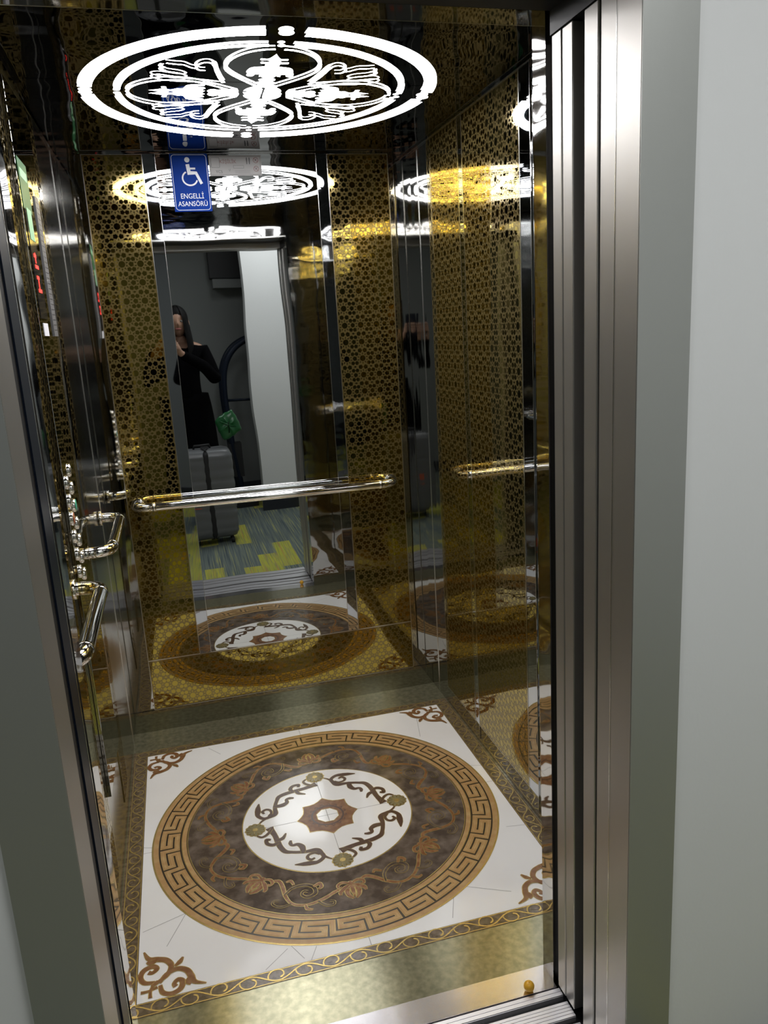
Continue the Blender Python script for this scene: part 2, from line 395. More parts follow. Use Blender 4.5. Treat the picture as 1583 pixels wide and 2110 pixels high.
# centre disc
a = Art(F); a.disc(c0, .266, .0006, M_goldrim, 120); a.disc(c0, .2625, .0009, M_white, 120)
a.stroke([(0, FC - .262), (0, FC + .262)], .0014, .0011, M_joint); a.stroke([(-.262, FC), (.262, FC)], .0014, .0011, M_joint)
for k in range(4):
    b0 = radians(180 + 90 * k)
    def px(r, d, b0=b0): return (r * cos(b0 + radians(d)), FC + r * sin(b0 + radians(d)))
    def vs(P, w, h): a.scroll([px(*p) for p in P], [q * 1.22 for q in w], h, M_umber, M_goldrim, ow=.0024)
    vs([(.214, 84), (.209, 80.9), (.196, 76.4), (.173, 71), (.169, 66.6), (.179, 59.3), (.187, 53.2), (.195, 47), (.202, 41.1), (.196, 33.7), (.185, 24.8), (.178, 15), (.181, 5), (.184, 1)],
       [.003, .004, .006, .012, .013, .010, .009, .009, .012, .013, .013, .012, .016, .022], .0012)
    vs([(.242, 56), (.234, 61.6), (.228, 66), (.222, 71.5), (.203, 75.5), (.186, 74), (.180, 69)], [.001, .012, .015, .010, .009, .010, .010], .0014)
    vs([(.186, 72), (.182, 67), (.192, 62.6), (.206, 62.5), (.213, 66), (.204, 68.6)], [.008, .006, .006, .007, .007, .004], .0016)
    vs([(.190, 56.5), (.178, 55.2), (.163, 51.2), (.159, 45), (.170, 41), (.166, 37), (.156, 34)], [.007, .012, .014, .010, .007, .009, .004], .0014)
    vs([(.184, 23.5), (.166, 24.4), (.146, 18.7)], [.011, .010, .002], .0014)
    vs([(.188, 27), (.204, 26.5), (.214, 22), (.208, 17), (.197, 19)], [.009, .010, .009, .009, .006], .0016)
    vs([(.176, 3), (.196, 10.0), (.215, 11.4), (.226, 8)], [.006, .007, .006, .004], .0018)
    cxx, cyy_ = px(.226, 0)
    for j in range(12):
        t = j * 2 * pi / 12
        a.disc((cxx + .0235 * cos(t), cyy_ + .0235 * sin(t)), .0088, .0018, M_goldrim, 14)
        a.scroll([(cxx + .008 * cos(t), cyy_ + .008 * sin(t)), (cxx + .022 * cos(t), cyy_ + .022 * sin(t)), (cxx + .029 * cos(t), cyy_ + .029 * sin(t))], [.003, .0085, .006], .0020, M_olive, M_goldrim, ow=.002)
    a.disc((cxx, cyy_), .0085, .0028, M_goldrim, 16)
star = []
for i in range(8):
    a0 = radians(45 * i); star.append((.096 * cos(a0), FC + .096 * sin(a0)))
    for d, r in ((11, .083), (22.5, .0785), (34, .083)): star.append((r * cos(a0 + radians(d)), FC + r * sin(a0 + radians(d))))
a.fill(star, .0012, M_rust); a.stroke(star, .0022, .0014, M_goldrim, closed=True)
a.ring(c0, .046, .052, .0014, M_umber, n=40)
for i in range(16):
    t = radians(22.5 * i); a.stroke([((.048) * cos(t), FC + .048 * sin(t)), (.060 * cos(t + .12), FC + .060 * sin(t + .12)), (.056 * cos(t + .25), FC + .056 * sin(t + .25))], .0025, .0015, M_umber)
hole = [(.036 * cos(radians(45 * i + 22.5)), FC + .036 * sin(radians(45 * i + 22.5))) for i in range(8)]
a.fill(hole, .0016, M_white); a.stroke(hole, .002, .0018, M_goldrim, closed=True)
a.stroke([(0, FC - .034), (0, FC + .034)], .0014, .0019, M_joint); a.stroke([(-.034, FC), (.034, FC)], .0014, .0019, M_joint)
fpart(a, 'centre_disc', 'white marble centre disc with eight pointed rust star and four gold flowers')
# corner ornaments
for sx in (-1, 1):
    for sy in (-1, 1):
        a = Art(F); xo = sx * FX; yo = FY0 if sy < 0 else FY1
        for sw in (0, 1):
            def xf(u, v, sw=sw):
                if sw: u, v = v, u
                return (xo - sx * u, yo - sy * v) if sy > 0 else (xo - sx * u, yo + v)
            a.scroll([(.040, .052), (.016, .058), (.006, .078), (.014, .098), (.034, .104), (.044, .094), (.034, .084), (.024, .088)], [.007, .010, .011, .012, .012, .010, .008, .010], .0006, M_rust, M_goldrim, xf=xf)
            a.scroll([(.046, .050), (.068, .066), (.078, .092), (.066, .114), (.044, .124), (.024, .132), (.012, .158)], [.007, .010, .012, .013, .014, .010, .001], .0009, M_rust, M_goldrim, xf=xf)
            a.scroll([(.044, .124), (.030, .116), (.022, .124)], [.010, .012, .008], .0012, M_rust, M_goldrim, xf=xf)
            a.scroll([(.036, .046), (.030, .026), (.030, .008)], [.006, .005, .007], .0008, M_rust, M_goldrim, xf=xf)
        xf = (lambda u, v: (xo - sx * u, yo - sy * v) if sy > 0 else (xo - sx * u, yo + v))
        a.scroll([(.086, .088), (.098, .098), (.106, .112)], [.004, .011, .002], .0012, M_rust, M_goldrim, xf=xf)
        a.scroll([(.034, .042), (.048, .052)], [.009, .009], .0015, M_rust, M_goldrim, n=2, xf=xf)
        fpart(a, 'corner_ornament')
# ---- threshold and sills
o = MB().box(XL, XR, -.131, YF - .0005, -.03, .001, M_plate).obj('threshold_plate', loc=(-.08, -.1, -.03)); tag(o, 'flat polished steel threshold plate at the edge of the lift floor', 'threshold')
def sill(name, strips, grooves, y0, y1, label):
    t = empty(name, (-.08, (y0 + y1) / 2, -.03), label, 'door sill')
    MB().box(XL - .04, XR + .04, y0, y1, -.03, -.014, M_black).obj('base', t)
    for (s0, s1) in strips:
        mb = MB(); n = max(1, round((s1 - s0) / .009)); d = (s1 - s0) / n
        for i in range(n): mb.box(XL, XR + .004, s0 + i * d + .0008, s0 + (i + 1) * d - .0008, -.014, 0, M_alu)
        mb.box(XL, XR + .004, s0, s1, -.014, -.003, M_alu)
        mb.obj('ribbed_strip', t)
sill('car_sill', [(-.155, -.134), (-.213, -.172), (-.262, -.229)], None, -.264, -.132, 'ribbed aluminium sill with dark grooves beside the steel threshold plate')
sill('landing_sill', [(-.352, -.29), (-.405, -.368), (-.468, -.42)], None, -.47, -.288, 'ribbed aluminium landing sill bordering the striped carpet')
# ---- doors, open and stacked at the right
def door(name, x0, y0, y1, z1, label):
    o = MB().box(x0, .93, y0, y1, .008, z1, M_brush).obj(name, loc=(.65, y0, .008), bevel=.002); struct(o, label, 'door'); return o
door('door_1', .3725, -.168, -.134, 1.946, 'brushed steel lift car door edge, nearest the cab')
door('door_2', .3735, -.205, -.1695, 1.946, 'brushed steel lift car door edge beside the wide black gap')
d3 = door('door_3', .372, -.289, -.246, 1.946, 'brushed steel landing door edge beside the wide black gap')
door('door_4', .373, -.3415, -.295, 1.946, 'brushed steel landing door edge next to the frame')
o = MB().box(.41, .93, -.246, -.205, -.02, 2.1, M_black).obj('gap_shade', loc=(.6, -.22, 0)); struct(o)  # black backing stands in for the shade inside the open door gap
for z in (1.21, .43):
    MB().box(.4085, .41, -.229, -.221, z, z + .005, M_chrome).obj('screw', parent=None).parent = o
for c in o.children: c.matrix_parent_inverse = Matrix.Translation(-Vector(o.location))
o = MB().box(.382, .93, -.134, -.115, .0, 2.0, M_black).obj('trim_2', loc=(.6, -.12, 0)); struct(o)
o = MB().box(.385, .93, -.2955, -.2885, .0, 1.95, M_black).obj('trim_3', loc=(.6, -.29, 0)); struct(o)
o = MB().box(-.7, .371, -.2985, -.131, 1.985, 2.16, M_black).box(.371, .95, -.2985, -.131, 1.947, 2.16, M_black).obj('trim_4', loc=(0, -.2, 1.947)); struct(o)
# left side of the doorway
mb = MB(); mb.box(-.60, XL - .004, -.30, -.215, 0, 2.0, M_black); mb.box(-.60, XL - .001, -.215, -.15, 0, 2.0, M_blackgloss); mb.box(-.60, XL - .0005, -.150, -.1455, 0, 2.0, M_trimline)
struct(mb.obj('trim_5', loc=(-.57, -.2, 0)))
# landing frame
mb = MB()
mb.box(XR, .40, -.41, -.346, 0, 2.04, M_brush); mb.box(XR - .0005, .372, -.3462, -.3446, 0, 2.0, M_trimline); mb.box(XR + .0005, .462, -.4125, -.400, 0, 2.04, M_face)  # the thin pale strip paints an edge highlight beside the door
struct(mb.obj('trim_6', loc=(.42, -.4, 0)))
mb = MB()
mb.box(-.565, XL + .006, -.41, -.302, 0, 2.04, M_brush); mb.box(-.622, XL + .0055, -.4125, -.400, 0, 2.04, M_face)
struct(mb.obj('trim_7', loc=(-.57, -.4, 0)))
mb = MB()
mb.box(XL + .006, XR, -.41, -.299, 1.955, 2.04, M_brush); mb.box(-.622, .462, -.4125, -.400, 1.955, 2.045, M_face)
struct(mb.obj('trim_8', loc=(0, -.4, 1.955)))
# ---- landing room
wallbox('wall_landing_right', .462, 1.75, -.40, -.26, 0, 2.6, M_wall)
wallbox('wall_landing_left', -1.75, -.622, -.40, -.26, 0, 2.6, M_wall)
wallbox('wall_landing_top', -.622, .462, -.40, -.26, 2.045, 2.6, M_wall)
wallbox('wall_opposite', .325, 1.75, -2.45, -2.27, 0, 2.6, M_wall)
wallbox('wall_far', -1.75, .5, -3.3, -3.15, 0, 2.6, M_wallg)
wallbox('wall_side_left', -1.85, -1.75, -3.3, -.26, 0, 2.6, M_wallg)
wallbox('wall_side_right', 1.75, 1.85, -3.3, -.26, 0, 2.6, M_wall)
struct(MB().box(.31, 1.75, -2.27, -2.255, 0, .10, M_base).obj('baseboard_opposite', loc=(1, -2.26, 0)))
struct(MB().box(-1.75, .5, -3.15, -3.135, 0, .12, M_base).obj('baseboard_far', loc=(-.6, -3.14, 0)))
struct(MB().box(-1.85, 1.85, -3.3, -.47, -.06, 0, M_carpet).obj('floor', loc=(0, -1.5, 0)))
struct(MB().box(-1.85, 1.85, -3.3, -.26, 2.6, 2.66, M_ceilp).obj('ceiling', loc=(0, -1.5, 2.6)))
struct(MB().box(-1.0, 1.0, -.47, YF, -.08, -.031, M_black).obj('floor', loc=(0, -.3, -.08)))
# ================================================================== CEILING LIGHT
LC = (-.003, .772); LZ = lambda u, v, h: (LC[0] + u, LC[1] + v, H - .0035 - h)
light = empty('ceiling_light', (LC[0], LC[1], H - .004), 'round white glowing ceiling light with cut-out petals and scrolls', 'ceiling light')
def rot90(k):
    c_, s_ = [(1, 0), (0, 1), (-1, 0), (0, -1)][k]
    return lambda u, v: (c_ * u - s_ * v, s_ * u + c_ * v)
for nm, r0, r1, g in (('outer_ring_segment', .425, .460, 5.6), ('inner_ring_segment', .3575, .376, 4.4)):
    a = Art(LZ)
    rd = (r1 - r0) / 2 * .95; rc = (r0 + r1) / 2
    for k in range(4):
        a = Art(LZ); a.ring((0, 0), r0 + .001, r1 - .001, 0, M_emit, radians(90 * k + g), radians(90 * k + 90 - g), 40); a.mb.obj(nm, light)
        a = Art(LZ); a.disc(rot90(k)(rc, 0), rd, 0, M_emit, 20); a.mb.obj('round_dot', light)
for k in range(4):
    R_ = rot90(k)
    a = Art(LZ)
    for sg in (1, -1):
        P = catmull([(.342, .010), (.337, .036), (.320, .066), (.290, .092), (.250, .108), (.205, .110), (.165, .094), (.120, .062), (.068, .020)], 6)
        a.stroke([R_(u, sg * v) for u, v in P], .0085, 0, M_emit)
    a.mb.obj('petal', light)
    a = Art(LZ)
    half = [(.290, 0), (.268, .010), (.256, .020), (.258, .037), (.246, .037), (.244, .016), (.234, .008), (.219, .021), (.204, .021), (.197, .050), (.184, .063), (.158, .068), (.150, .058), (.155, .048), (.168, .044), (.164, .030), (.150, .031), (.157, .014), (.149, 0)]
    half = catmull(half, 3)
    for sg in (1, -1): a.fill([R_(u, sg * v * .84) for u, v in half], 0, M_emit)
    half = catmull([(.143, 0), (.138, .015), (.126, .021), (.114, .013), (.102, .026), (.088, .018), (.080, .030), (.066, .024), (.062, 0)], 3)
    for sg in (1, -1): a.fill([R_(u, sg * v * .84) for u, v in half], 0, M_emit)
    a.mb.obj('fleur', light)
for qx in (-1, 1):
    for qy in (-1, 1):
        P = catmull([(.115, .082), (.150, .093), (.190, .101), (.240, .106), (.272, .122), (.281, .141), (.264, .152), (.235, .141), (.210, .134), (.199, .144), (.213, .161), (.243, .174), (.258, .190), (.254, .206)], 6)
        a = Art(LZ); a.stroke([(qx * u, qy * v) for u, v in P], [.0080] * 18 + [.0045] * 36 + [.0055] * 14 + [.010] * 12, 0, M_emit); a.mb.obj('scroll', light)
        P = catmull([(.108, .096), (.120, .140), (.129, .182), (.136, .222), (.150, .243), (.168, .236), (.178, .212), (.172, .190), (.156, .186)], 6)
        a = Art(LZ); a.stroke([(qx * u, qy * v) for u, v in P], [.0100] * 20 + [.0065] * 30, 0, M_emit)
        P = catmull([(.174, .196), (.190, .205), (.206, .222), (.226, .226), (.246, .232)], 6)
        a.stroke([(qx * u, qy * v) for u, v in P], [.0055] * 14 + [.0065] * 12, 0, M_emit); a.mb.obj('crook', light)
a = Art(LZ)
for k in range(4):
    R_ = rot90(k); q = [(.004, .004)] + [(.050 * cos(t), .050 * sin(t)) for t in [radians(6 + 78 * i / 12) for i in range(13)]]
    a.fill([R_(*p) for p in q], 0, M_emit)
a.mb.obj('hub', light)
# ================================================================== WALL PANELS
def clip_poly(P, u0, u1, v0, v1):
    for ax, lim, sg in ((0, u0, 1), (0, u1, -1), (1, v0, 1), (1, v1, -1)):
        out = []
        for i in range(len(P)):
            a_, b_ = P[i - 1], P[i]; da, db = sg * (a_[ax] - lim), sg * (b_[ax] - lim)
            if (da >= 0) != (db >= 0):
                t = da / (da - db); out.append((a_[0] + (b_[0] - a_[0]) * t, a_[1] + (b_[1] - a_[1]) * t))
            if db >= 0: out.append(b_)
        P = out
        if len(P) < 3: return None
    return P
def star_cells(u0, u1, v0, v1, cell=.0615):
    """polished cells of a ten-pointed star lattice, left standing between the etched lines"""
    R = cell / 2; out = []; k_ = cell / .062
    for r in range(-1, int((v1 - v0) / cell) + 2):
        for c in range(-1, int((u1 - u0) / cell) + 2):
            cx = u0 + (c + .35) * cell; cz = v0 + (r + .5) * cell
            pol = lambda rr, a: (cx + rr * k_ * cos(a), cz + rr * k_ * sin(a))
            C = [[pol(.0112, pi / 10 + pi / 5 * i) for i in range(10)]]
            for i in range(10):
                a0 = pi / 5 * i; a1 = a0 + pi / 10
                C.append([pol(.0140, a1 - .20), pol(.0140, a1 + .20), pol(.0192, a1 + .045), pol(.0192, a1 - .045)] if False else
                         [pol(.0148, a1 - .17), pol(.0148, a1 + .17), pol(.0238, a1)])
                if i in (5, 7, 8): continue            # shared with the neighbouring star
                rr, pr = (.0312, .0091) if i in (0, 2, 3) else (.0288, .0080)
                p = pol(rr, a0); C.append([(p[0] + pr * cos(a0 + pi + 2 * pi * q / 5), p[1] + pr * sin(a0 + pi + 2 * pi * q / 5)) for q in range(5)])
            g = (cx + R, cz + R); C.append([(g[0] + .0062, g[1]), (g[0], g[1] + .0035), (g[0] - .0062, g[1]), (g[0], g[1] - .0035)])
            for q in C:
                q = clip_poly(q, u0, u1, v0, v1)
                if q: out.append(q)
    return out
TH = .003
def back_fn(u, v, h): return (u, YB - TH - h, v)
def right_fn(u, v, h): return (XW - TH - h, u, v)
def left_fn(u, v, h): return (-XW + TH + h, u, v)
def wallpanel(name, fn, u0, u1, v0, v1, m, label, cat, pattern=False, group=None, wid=.0025, cell=.0615):
    c = Vector(fn((u0 + u1) / 2, v0, 0))
    root = MB()
    P0 = fn(u0, v0, -TH + .0002); P1 = fn(u1, v1, 0)
    root.box(min(P0[0], P1[0]), max(P0[0], P1[0]), min(P0[1], P1[1]), max(P0[1], P1[1]), min(P0[2], P1[2]), max(P0[2], P1[2]), M_goldline if pattern else m)
    if pattern:
        aa = Art(fn); aa.mb = root; e = .004
        for q in star_cells(u0 + e, u1 - e, v0 + e, v1 - e, cell): aa.fill(q, .0003, m)
    o = root.obj(name, loc=c); tag(o, label, cat, group)
    a = Art(fn)
    for seg in ([(u0, v0), (u1, v0)], [(u0, v1), (u1, v1)], [(u0, v0), (u0, v1)], [(u1, v0), (u1, v1)]):
        a.stroke(seg, .0016, .0007, M_trimline)  # paler metal strips draw a highlight along the panel edges
    e = a.mb.obj('edge_highlight', loc=c); e.parent = o; e.location = (0, 0, 0)
    return o
G = 'patterned gold wall panels'
wallpanel('wall_panel', back_fn, -.525, -.331, .291, 2.09, M_gold, 'tall gold patterned panel on the back wall, left of the mirror', 'wall panel', True, G)
wallpanel('wall_panel', back_fn, .302, .526, .291, 2.09, M_gold, 'tall gold patterned panel on the back wall, right of the mirror', 'wall panel', True, G)
wallpanel('wall_panel', back_fn, -.525, .526, .088, .289, M_gold, 'low wide gold patterned panel under the back wall mirror', 'wall panel', True, G)
wallpanel('wall_panel', right_fn, .955, 1.255, .075, 2.09, M_gold, 'gold patterned panel on the right wall nearest the back corner', 'wall panel', True, G)
wallpanel('wall_panel', right_fn, .51, .918, .075, 2.09, M_gold, 'wide gold patterned panel on the right wall nearest the door', 'wall panel', True, G)
wallpanel('wall_panel', left_fn, .862, 1.0, .075, 2.09, M_gold, 'narrow gold patterned panel on the left wall behind the button panel', 'wall panel', True, G)
wallpanel('wall_panel', left_fn, .36, .515, .075, 2.09, M_gold, 'narrow gold patterned panel on the left wall before the button panel', 'wall panel', True, G)
wallpanel('steel_strip', right_fn, .92, .953, .02, 2.09, M_bevel, 'narrow steel strip between the two gold panels of the right wall', 'steel strip')
wallpanel('steel_strip', right_fn, .445, .508, .02, 2.09, M_bevel, 'steel strip on the right wall beside the door return', 'steel strip')
# mirror with bevelled strips
mir = wallpanel('wall_mirror', back_fn, -.289, .262, .291, 2.092, M_mirror, 'tall silver mirror in the middle of the lift back wall', 'mirror')
def bevel(u0, u1, d0, d1):
    mb = MB(); z0, z1 = .291, 2.092
    A_ = [(u0, YB - d0, z0), (u1, YB - d1, z0), (u1, YB - d1, z1), (u0, YB - d0, z1)]
    mb.face(A_, M_bevel); mb.face([(u0, YB - .0003, z0), (u0, YB - d0, z0), (u0, YB - d0, z1), (u0, YB - .0003, z1)], M_trimline)
    mb.face([(u1, YB - .0003, z0), (u1, YB - d1, z0), (u1, YB - d1, z1), (u1, YB - .0003, z1)], M_trimline)
    mb.face([(u0, YB - .0003, z0), (u1, YB - .0003, z0), (u1, YB - d1, z0), (u0, YB - d0, z0)], M_trimline)
    mb.face([(u0, YB - .0003, z1), (u1, YB - .0003, z1), (u1, YB - d1, z1), (u0, YB - d0, z1)], M_trimline)
    o = mb.obj('bevelled_strip', loc=mir.location); o.parent = mir; o.location = (0, 0, 0)
bevel(-.330, -.290, .0022, .0034); bevel(.263, .301, .0034, .0022)
# skirting and corner posts
o = MB().box(-XW + .001, XW - .001, YB - .004, YB - .0003, .0, .086, M_skirt).obj('baseboard_back', loc=(0, YB, 0)); struct(o)
mb = MB()
for sx in (-1, 1):
    x0, x1 = sorted((sx * XW, sx * (XW - .006)))
    y = YB - .09
    x0, x1 = sorted((sx * XW, sx * (XW - .002))); mb.box(x0, x1, y, y + .0016, .0, 2.085, M_trimline)
struct(mb.obj('trim_9', loc=(0, YB - .09, 0)))
# ================================================================== HANDRAILS
def handrail(name, pts_bar, wall_dir, label):
    """bar between two points, both ends turned back into the wall"""
    p0, p1 = Vector(pts_bar[0]), Vector(pts_bar[1]); wd = Vector(wall_dir); t = (p1 - p0).normalized(); R = .045
    root = empty(name, ((p0 + p1) / 2 + wd), label, 'handrail')
    P = []
    for k in range(9):
        q = pi / 2 * k / 8; P.append(p0 + t * (R * (1 - sin(q))) * 1 + wd.normalized() * (R * (1 - sin(pi / 2 - pi / 2 + q) )) * 0 + wd.normalized() * R * (1 - sin(q)) * 0)
    nrm = wd.normalized()
    arc0 = [p0 + t * R + nrm * R - (t * R) * cos(q) * 1 - (nrm * R) * sin(q) for q in [pi / 2 * k / 8 for k in range(9)]]
    arc1 = [p1 - t * R + nrm * R + (t * R) * sin(q) - (nrm * R) * cos(q) for q in [pi / 2 * k / 8 for k in range(9)]]
    full = [p0 + nrm * (wd.length - .001)] + arc0 + arc1 + [p1 + nrm * (wd.length - .001)]
    mb = MB(); mb.tube(full, .0165, M_chrome, 24); mb.obj('bar', root)
    for p, s_ in ((p0, 1), (p1, -1)):
        mb = MB(); a_ = p + nrm * (wd.length - .012); mb.tube([a_, p + nrm * (wd.length - .001)], .025, M_chrome, 24); mb.obj('mounting_flange', root)
        mb = MB(); q_ = p + t * s_ * (R + .012); mb.tube([q_ - t * .006, q_ + t * .006], .0176, M_chrome, 24); mb.obj('collar', root)
    return root
handrail('handrail', [(-.487, YB - .072, .900), (.468, YB - .072, .893)], (0, .0685, 0), 'long chrome handrail running across the back wall mirror')
handrail('handrail', [(-XW + .072, .80, .905), (-XW + .072, 1.27, .905)], (-.0715, 0, 0), 'short chrome handrail on the left wall behind the round buttons')
handrail('handrail', [(-XW + .072, -.02, .905), (-XW + .072, .46, .905)], (-.0715, 0, 0), 'chrome handrail on the left wall nearest the door')
# ================================================================== BUTTON PANEL
cop = empty('control_panel', (-XW, .68, .75), 'tall steel lift control panel with two columns of round buttons on the left wall', 'control panel')
X0 = -XW; X1 = -XW + .012
mb = MB(); mb.box(X0 + .0003, X1, .525, .855, .30, 2.06, M_polish); mb.obj('face_plate', cop, bevel=.001)
mb = MB(); mb.box(X1, X1 + .0012, .553, .66, 1.545, 1.788, M_copglass); disp = mb.obj('display', cop)
mb = MB()
for (zz, hgt) in ((1.725, .055),): mb.box(X1 + .0012, X1 + .002, .575, .64, 1.725, 1.795, M_lgreen)
sub(mb, 'display_label', disp, cop)['label'] = 'pale green label over the display'
mb = MB()
for i, z in enumerate((1.69, 1.665, 1.64, 1.61)): mb.box(X1 + .0012, X1 + .002, .585, .585 + (.03, .045, .03, .045)[i], z - .004, z + .004, M_led)
for z in (1.685, 1.625): mb.box(X1 + .0012, X1 + .002, .60, .606, z - .012, z + .012, M_led)
sub(mb, 'red_digits', disp, cop)['label'] = 'glowing red display digits'
mb = MB(); mb.box(X1, X1 + .001, .545, .67, 1.79, 1.90, M_green); mb.box(X1 + .001, X1 + .0013, .56, .655, 1.86, 1.88, M_lgreen); mb.obj('green_label', cop)['label'] = 'green instruction label'
mb = MB(); mb.box(X1, X1 + .001, .575, .65, 1.505, 1.535, M_sticker); mb.obj('white_sticker', cop)['label'] = 'small white sticker'
mb = MB(); mb.box(X1, X1 + .003, .735, .80, 1.505, 1.845, M_notice)
for i in range(26): mb.box(X1 + .003, X1 + .0034, .745, .79, 1.52 + i * .013, 1.5215 + i * .013, M_ink2)
mb.obj('grey_notice', cop)['label'] = 'grey notice strip with fine dark lines'
rows_ = 7
for j, yb_ in enumerate((.565, .635)):
    for i in range(rows_):
        z = 1.15 - i * .046 + j * .02
        m = M_chrome
        if i == 2: m = M_rbtn if j == 0 else M_gbtn
        if i == 6 and j == 0: m = M_yel
        rows = []
        for r, h in ((.0175, 0), (.0175, .003), (.0155, .0052), (.011, .0062), (.0045, .0066)):
            rows.append([(X1 + h, yb_ + r * cos(2 * pi * q / 20), z + r * sin(2 * pi * q / 20)) for q in range(20)])
        mb = MB(); mb.grid(rows[:3], M_chrome); mb.grid(rows[2:], m, caps=True)
        o = mb.obj('button', cop)
        if m is M_yel: o['label'] = 'glowing yellow button'
        if m is M_gbtn: o['label'] = 'green button'
        if m is M_rbtn: o['label'] = 'reddish button'
# ================================================================== SIGNS
def text(body, size, m, u, v, h, fn_mat, align='CENTER', sx=1.0):
    cu = bpy.data.curves.new('t', 'FONT'); cu.body = body; cu.size = size; cu.align_x = align; cu.extrude = .0002; cu.resolution_u = 3
    to = bpy.data.objects.new('t', cu); COL.objects.link(to)
    dg = bpy.context.evaluated_depsgraph_get(); me = bpy.data.meshes.new_from_object(to.evaluated_get(dg))
    vs = [(p.co.x * sx, p.co.y, p.co.z) for p in me.vertices]; fs = [tuple(p.vertices) for p in me.polygons]
    bpy.data.objects.remove(to); bpy.data.meshes.remove(me); bpy.data.curves.remove(cu)
    mb = MB(); mb.v = [fn_mat(u + x, v + y, h + z) for x, y, z in vs]; mb.f = fs; mb.mats = [m]; mb.mi = [0] * len(fs); mb.sm = [False] * len(fs)
    return mb
def merge(A, B):
    n = len(A.v); A.v += B.v
    for f_, mi in zip(B.f, B.mi): A.f.append(tuple(n + i for i in f_)); A.mi.append(A._m(B.mats[mi])); A.sm.append(False)
sgn = empty('wheelchair_sign', (-.178, YB - .003, 1.905), 'blue sign with a white wheelchair symbol high on the back wall mirror', 'sign')
S_ = lambda u, v, h: (u, YB - .0042 - h, v)
sx0, sx1, sz0, sz1 = -.241, -.115, 1.906, 2.092
mb = MB(); mb.box(sx0, sx1, YB - .0065, YB - .0035, sz0, sz1, M_blue); mb.obj('plate', sgn)
S_ = lambda u, v, h: (u, YB - .0067 - h, v)
a = Art(S_)
def rrect(x0, x1, y0, y1, r): 
    P = []
    for cx, cy_, a0 in ((x1 - r, y1 - r, 0), (x0 + r, y1 - r, 90), (x0 + r, y0 + r, 180), (x1 - r, y0 + r, 270)):
        P += [(cx + r * cos(radians(a0 + 15 * k)), cy_ + r * sin(radians(a0 + 15 * k))) for k in range(7)]
    return P
a.stroke(rrect(sx0 + .005, sx1 - .005, sz0 + .005, sz1 - .004, .010), .0014, .0002, M_signw, closed=True); a.mb.obj('border_line', sgn)
cx = (sx0 + sx1) / 2
a = Art(S_)
a.disc((cx - .006, sz1 - .020), .0085, .0003, M_signw, 24)
a.stroke([(cx - .006, sz1 - .034), (cx - .003, sz1 - .062), (cx + .020, sz1 - .062), (cx + .036, sz1 - .097)], [.0125, .012, .009, .0095], .0003, M_signw)
a.stroke([(cx - .004, sz1 - .048), (cx + .019, sz1 - .048)], .006, .0005, M_signw)
wc = (cx - .002, sz1 - .079)
a.stroke([(wc[0] + .0245 * cos(radians(t)), wc[1] + .0225 * sin(radians(t))) for t in range(118, 352, 9)], .005, .0004, M_signw)
a.mb.obj('wheelchair_symbol', sgn)
t_ = text('ENGELL\u0130', .0235, M_signw, cx, sz0 + .042, .0004, S_, sx=.86); t_.obj('upper_word', sgn)
t_ = text('ASANS\u00d6R\u00dc', .0225, M_signw, cx, sz0 + .0175, .0004, S_, sx=.86); t_.obj('lower_word', sgn)
nt_ = empty('capacity_notice', (-.02, YB - .003, 2.02), 'small grey capacity notice beside the blue wheelchair sign', 'sign')
MB().box(-.111, .068, YB - .0065, YB - .0035, 2.020, 2.086, M_plateg).obj('plate', nt_)
a = Art(S_); a.stroke(rrect(-.1075, .0645, 2.0235, 2.0825, .004), .0008, .0002, M_ink2, closed=True)
a.stroke(rrect(-.104, -.076, 2.047, 2.079, .002), .001, .0002, M_ink2, closed=True); a.stroke(rrect(-.029, .006, 2.044, 2.053, .001), .0008, .0002, M_ink2, closed=True)
for ux in (.018, .027):
    a.disc((ux, 2.0765), .0022, .0003, M_ink2, 12); a.stroke([(ux, 2.0745), (ux, 2.057)], [.0055, .003], .0003, M_ink2)
for uv in ((.049, 2.070), (.049, 2.042)):
    a.stroke([(uv[0] + .0085 * cos(t / 10 * pi), uv[1] + .0085 * sin(t / 10 * pi)) for t in range(20)], .0016, .0003, M_red, closed=True)
    a.stroke([(uv[0] - .006, uv[1] + .006), (uv[0] + .006, uv[1] - .006)], .0016, .0003, M_red)
    a.stroke([(uv[0] - .003, uv[1] - .003), (uv[0] + .003, uv[1] + .004)], .002, .0002, M_ink2)
a.stroke([(-.046, 2.042), (-.043, 2.034), (-.040, 2.042)], .001, .0003, M_ink2)
for z in (2.036, 2.032, 2.028): a.stroke([(-.025, z), (.028, z)], .0005, .0002, M_ink2)
a.mb.obj('pictograms', nt_)
text('K\u0130\u015e\u0130L\u0130K', .0155, M_red, -.047, 2.0605, .0003, S_).obj('red_word', nt_)
text('YCS', .013, M_ink2, -.079, 2.029, .0003, S_).obj('maker_name', nt_)
# ================================================================== SMALL BALL ON THE THRESHOLD
mb = MB(); mb.ellipsoid((.306, -.122, .0135), .0122, .0122, .0122, M_ball, 24, 16)
mb.tube([(.306, -.122, .0245), (.306, -.122, .0268)], .002, M_ball, 8)
tag(mb.obj('ball', loc=(.306, -.122, .001)), 'small orange ball resting on the steel threshold at the right', 'ball')
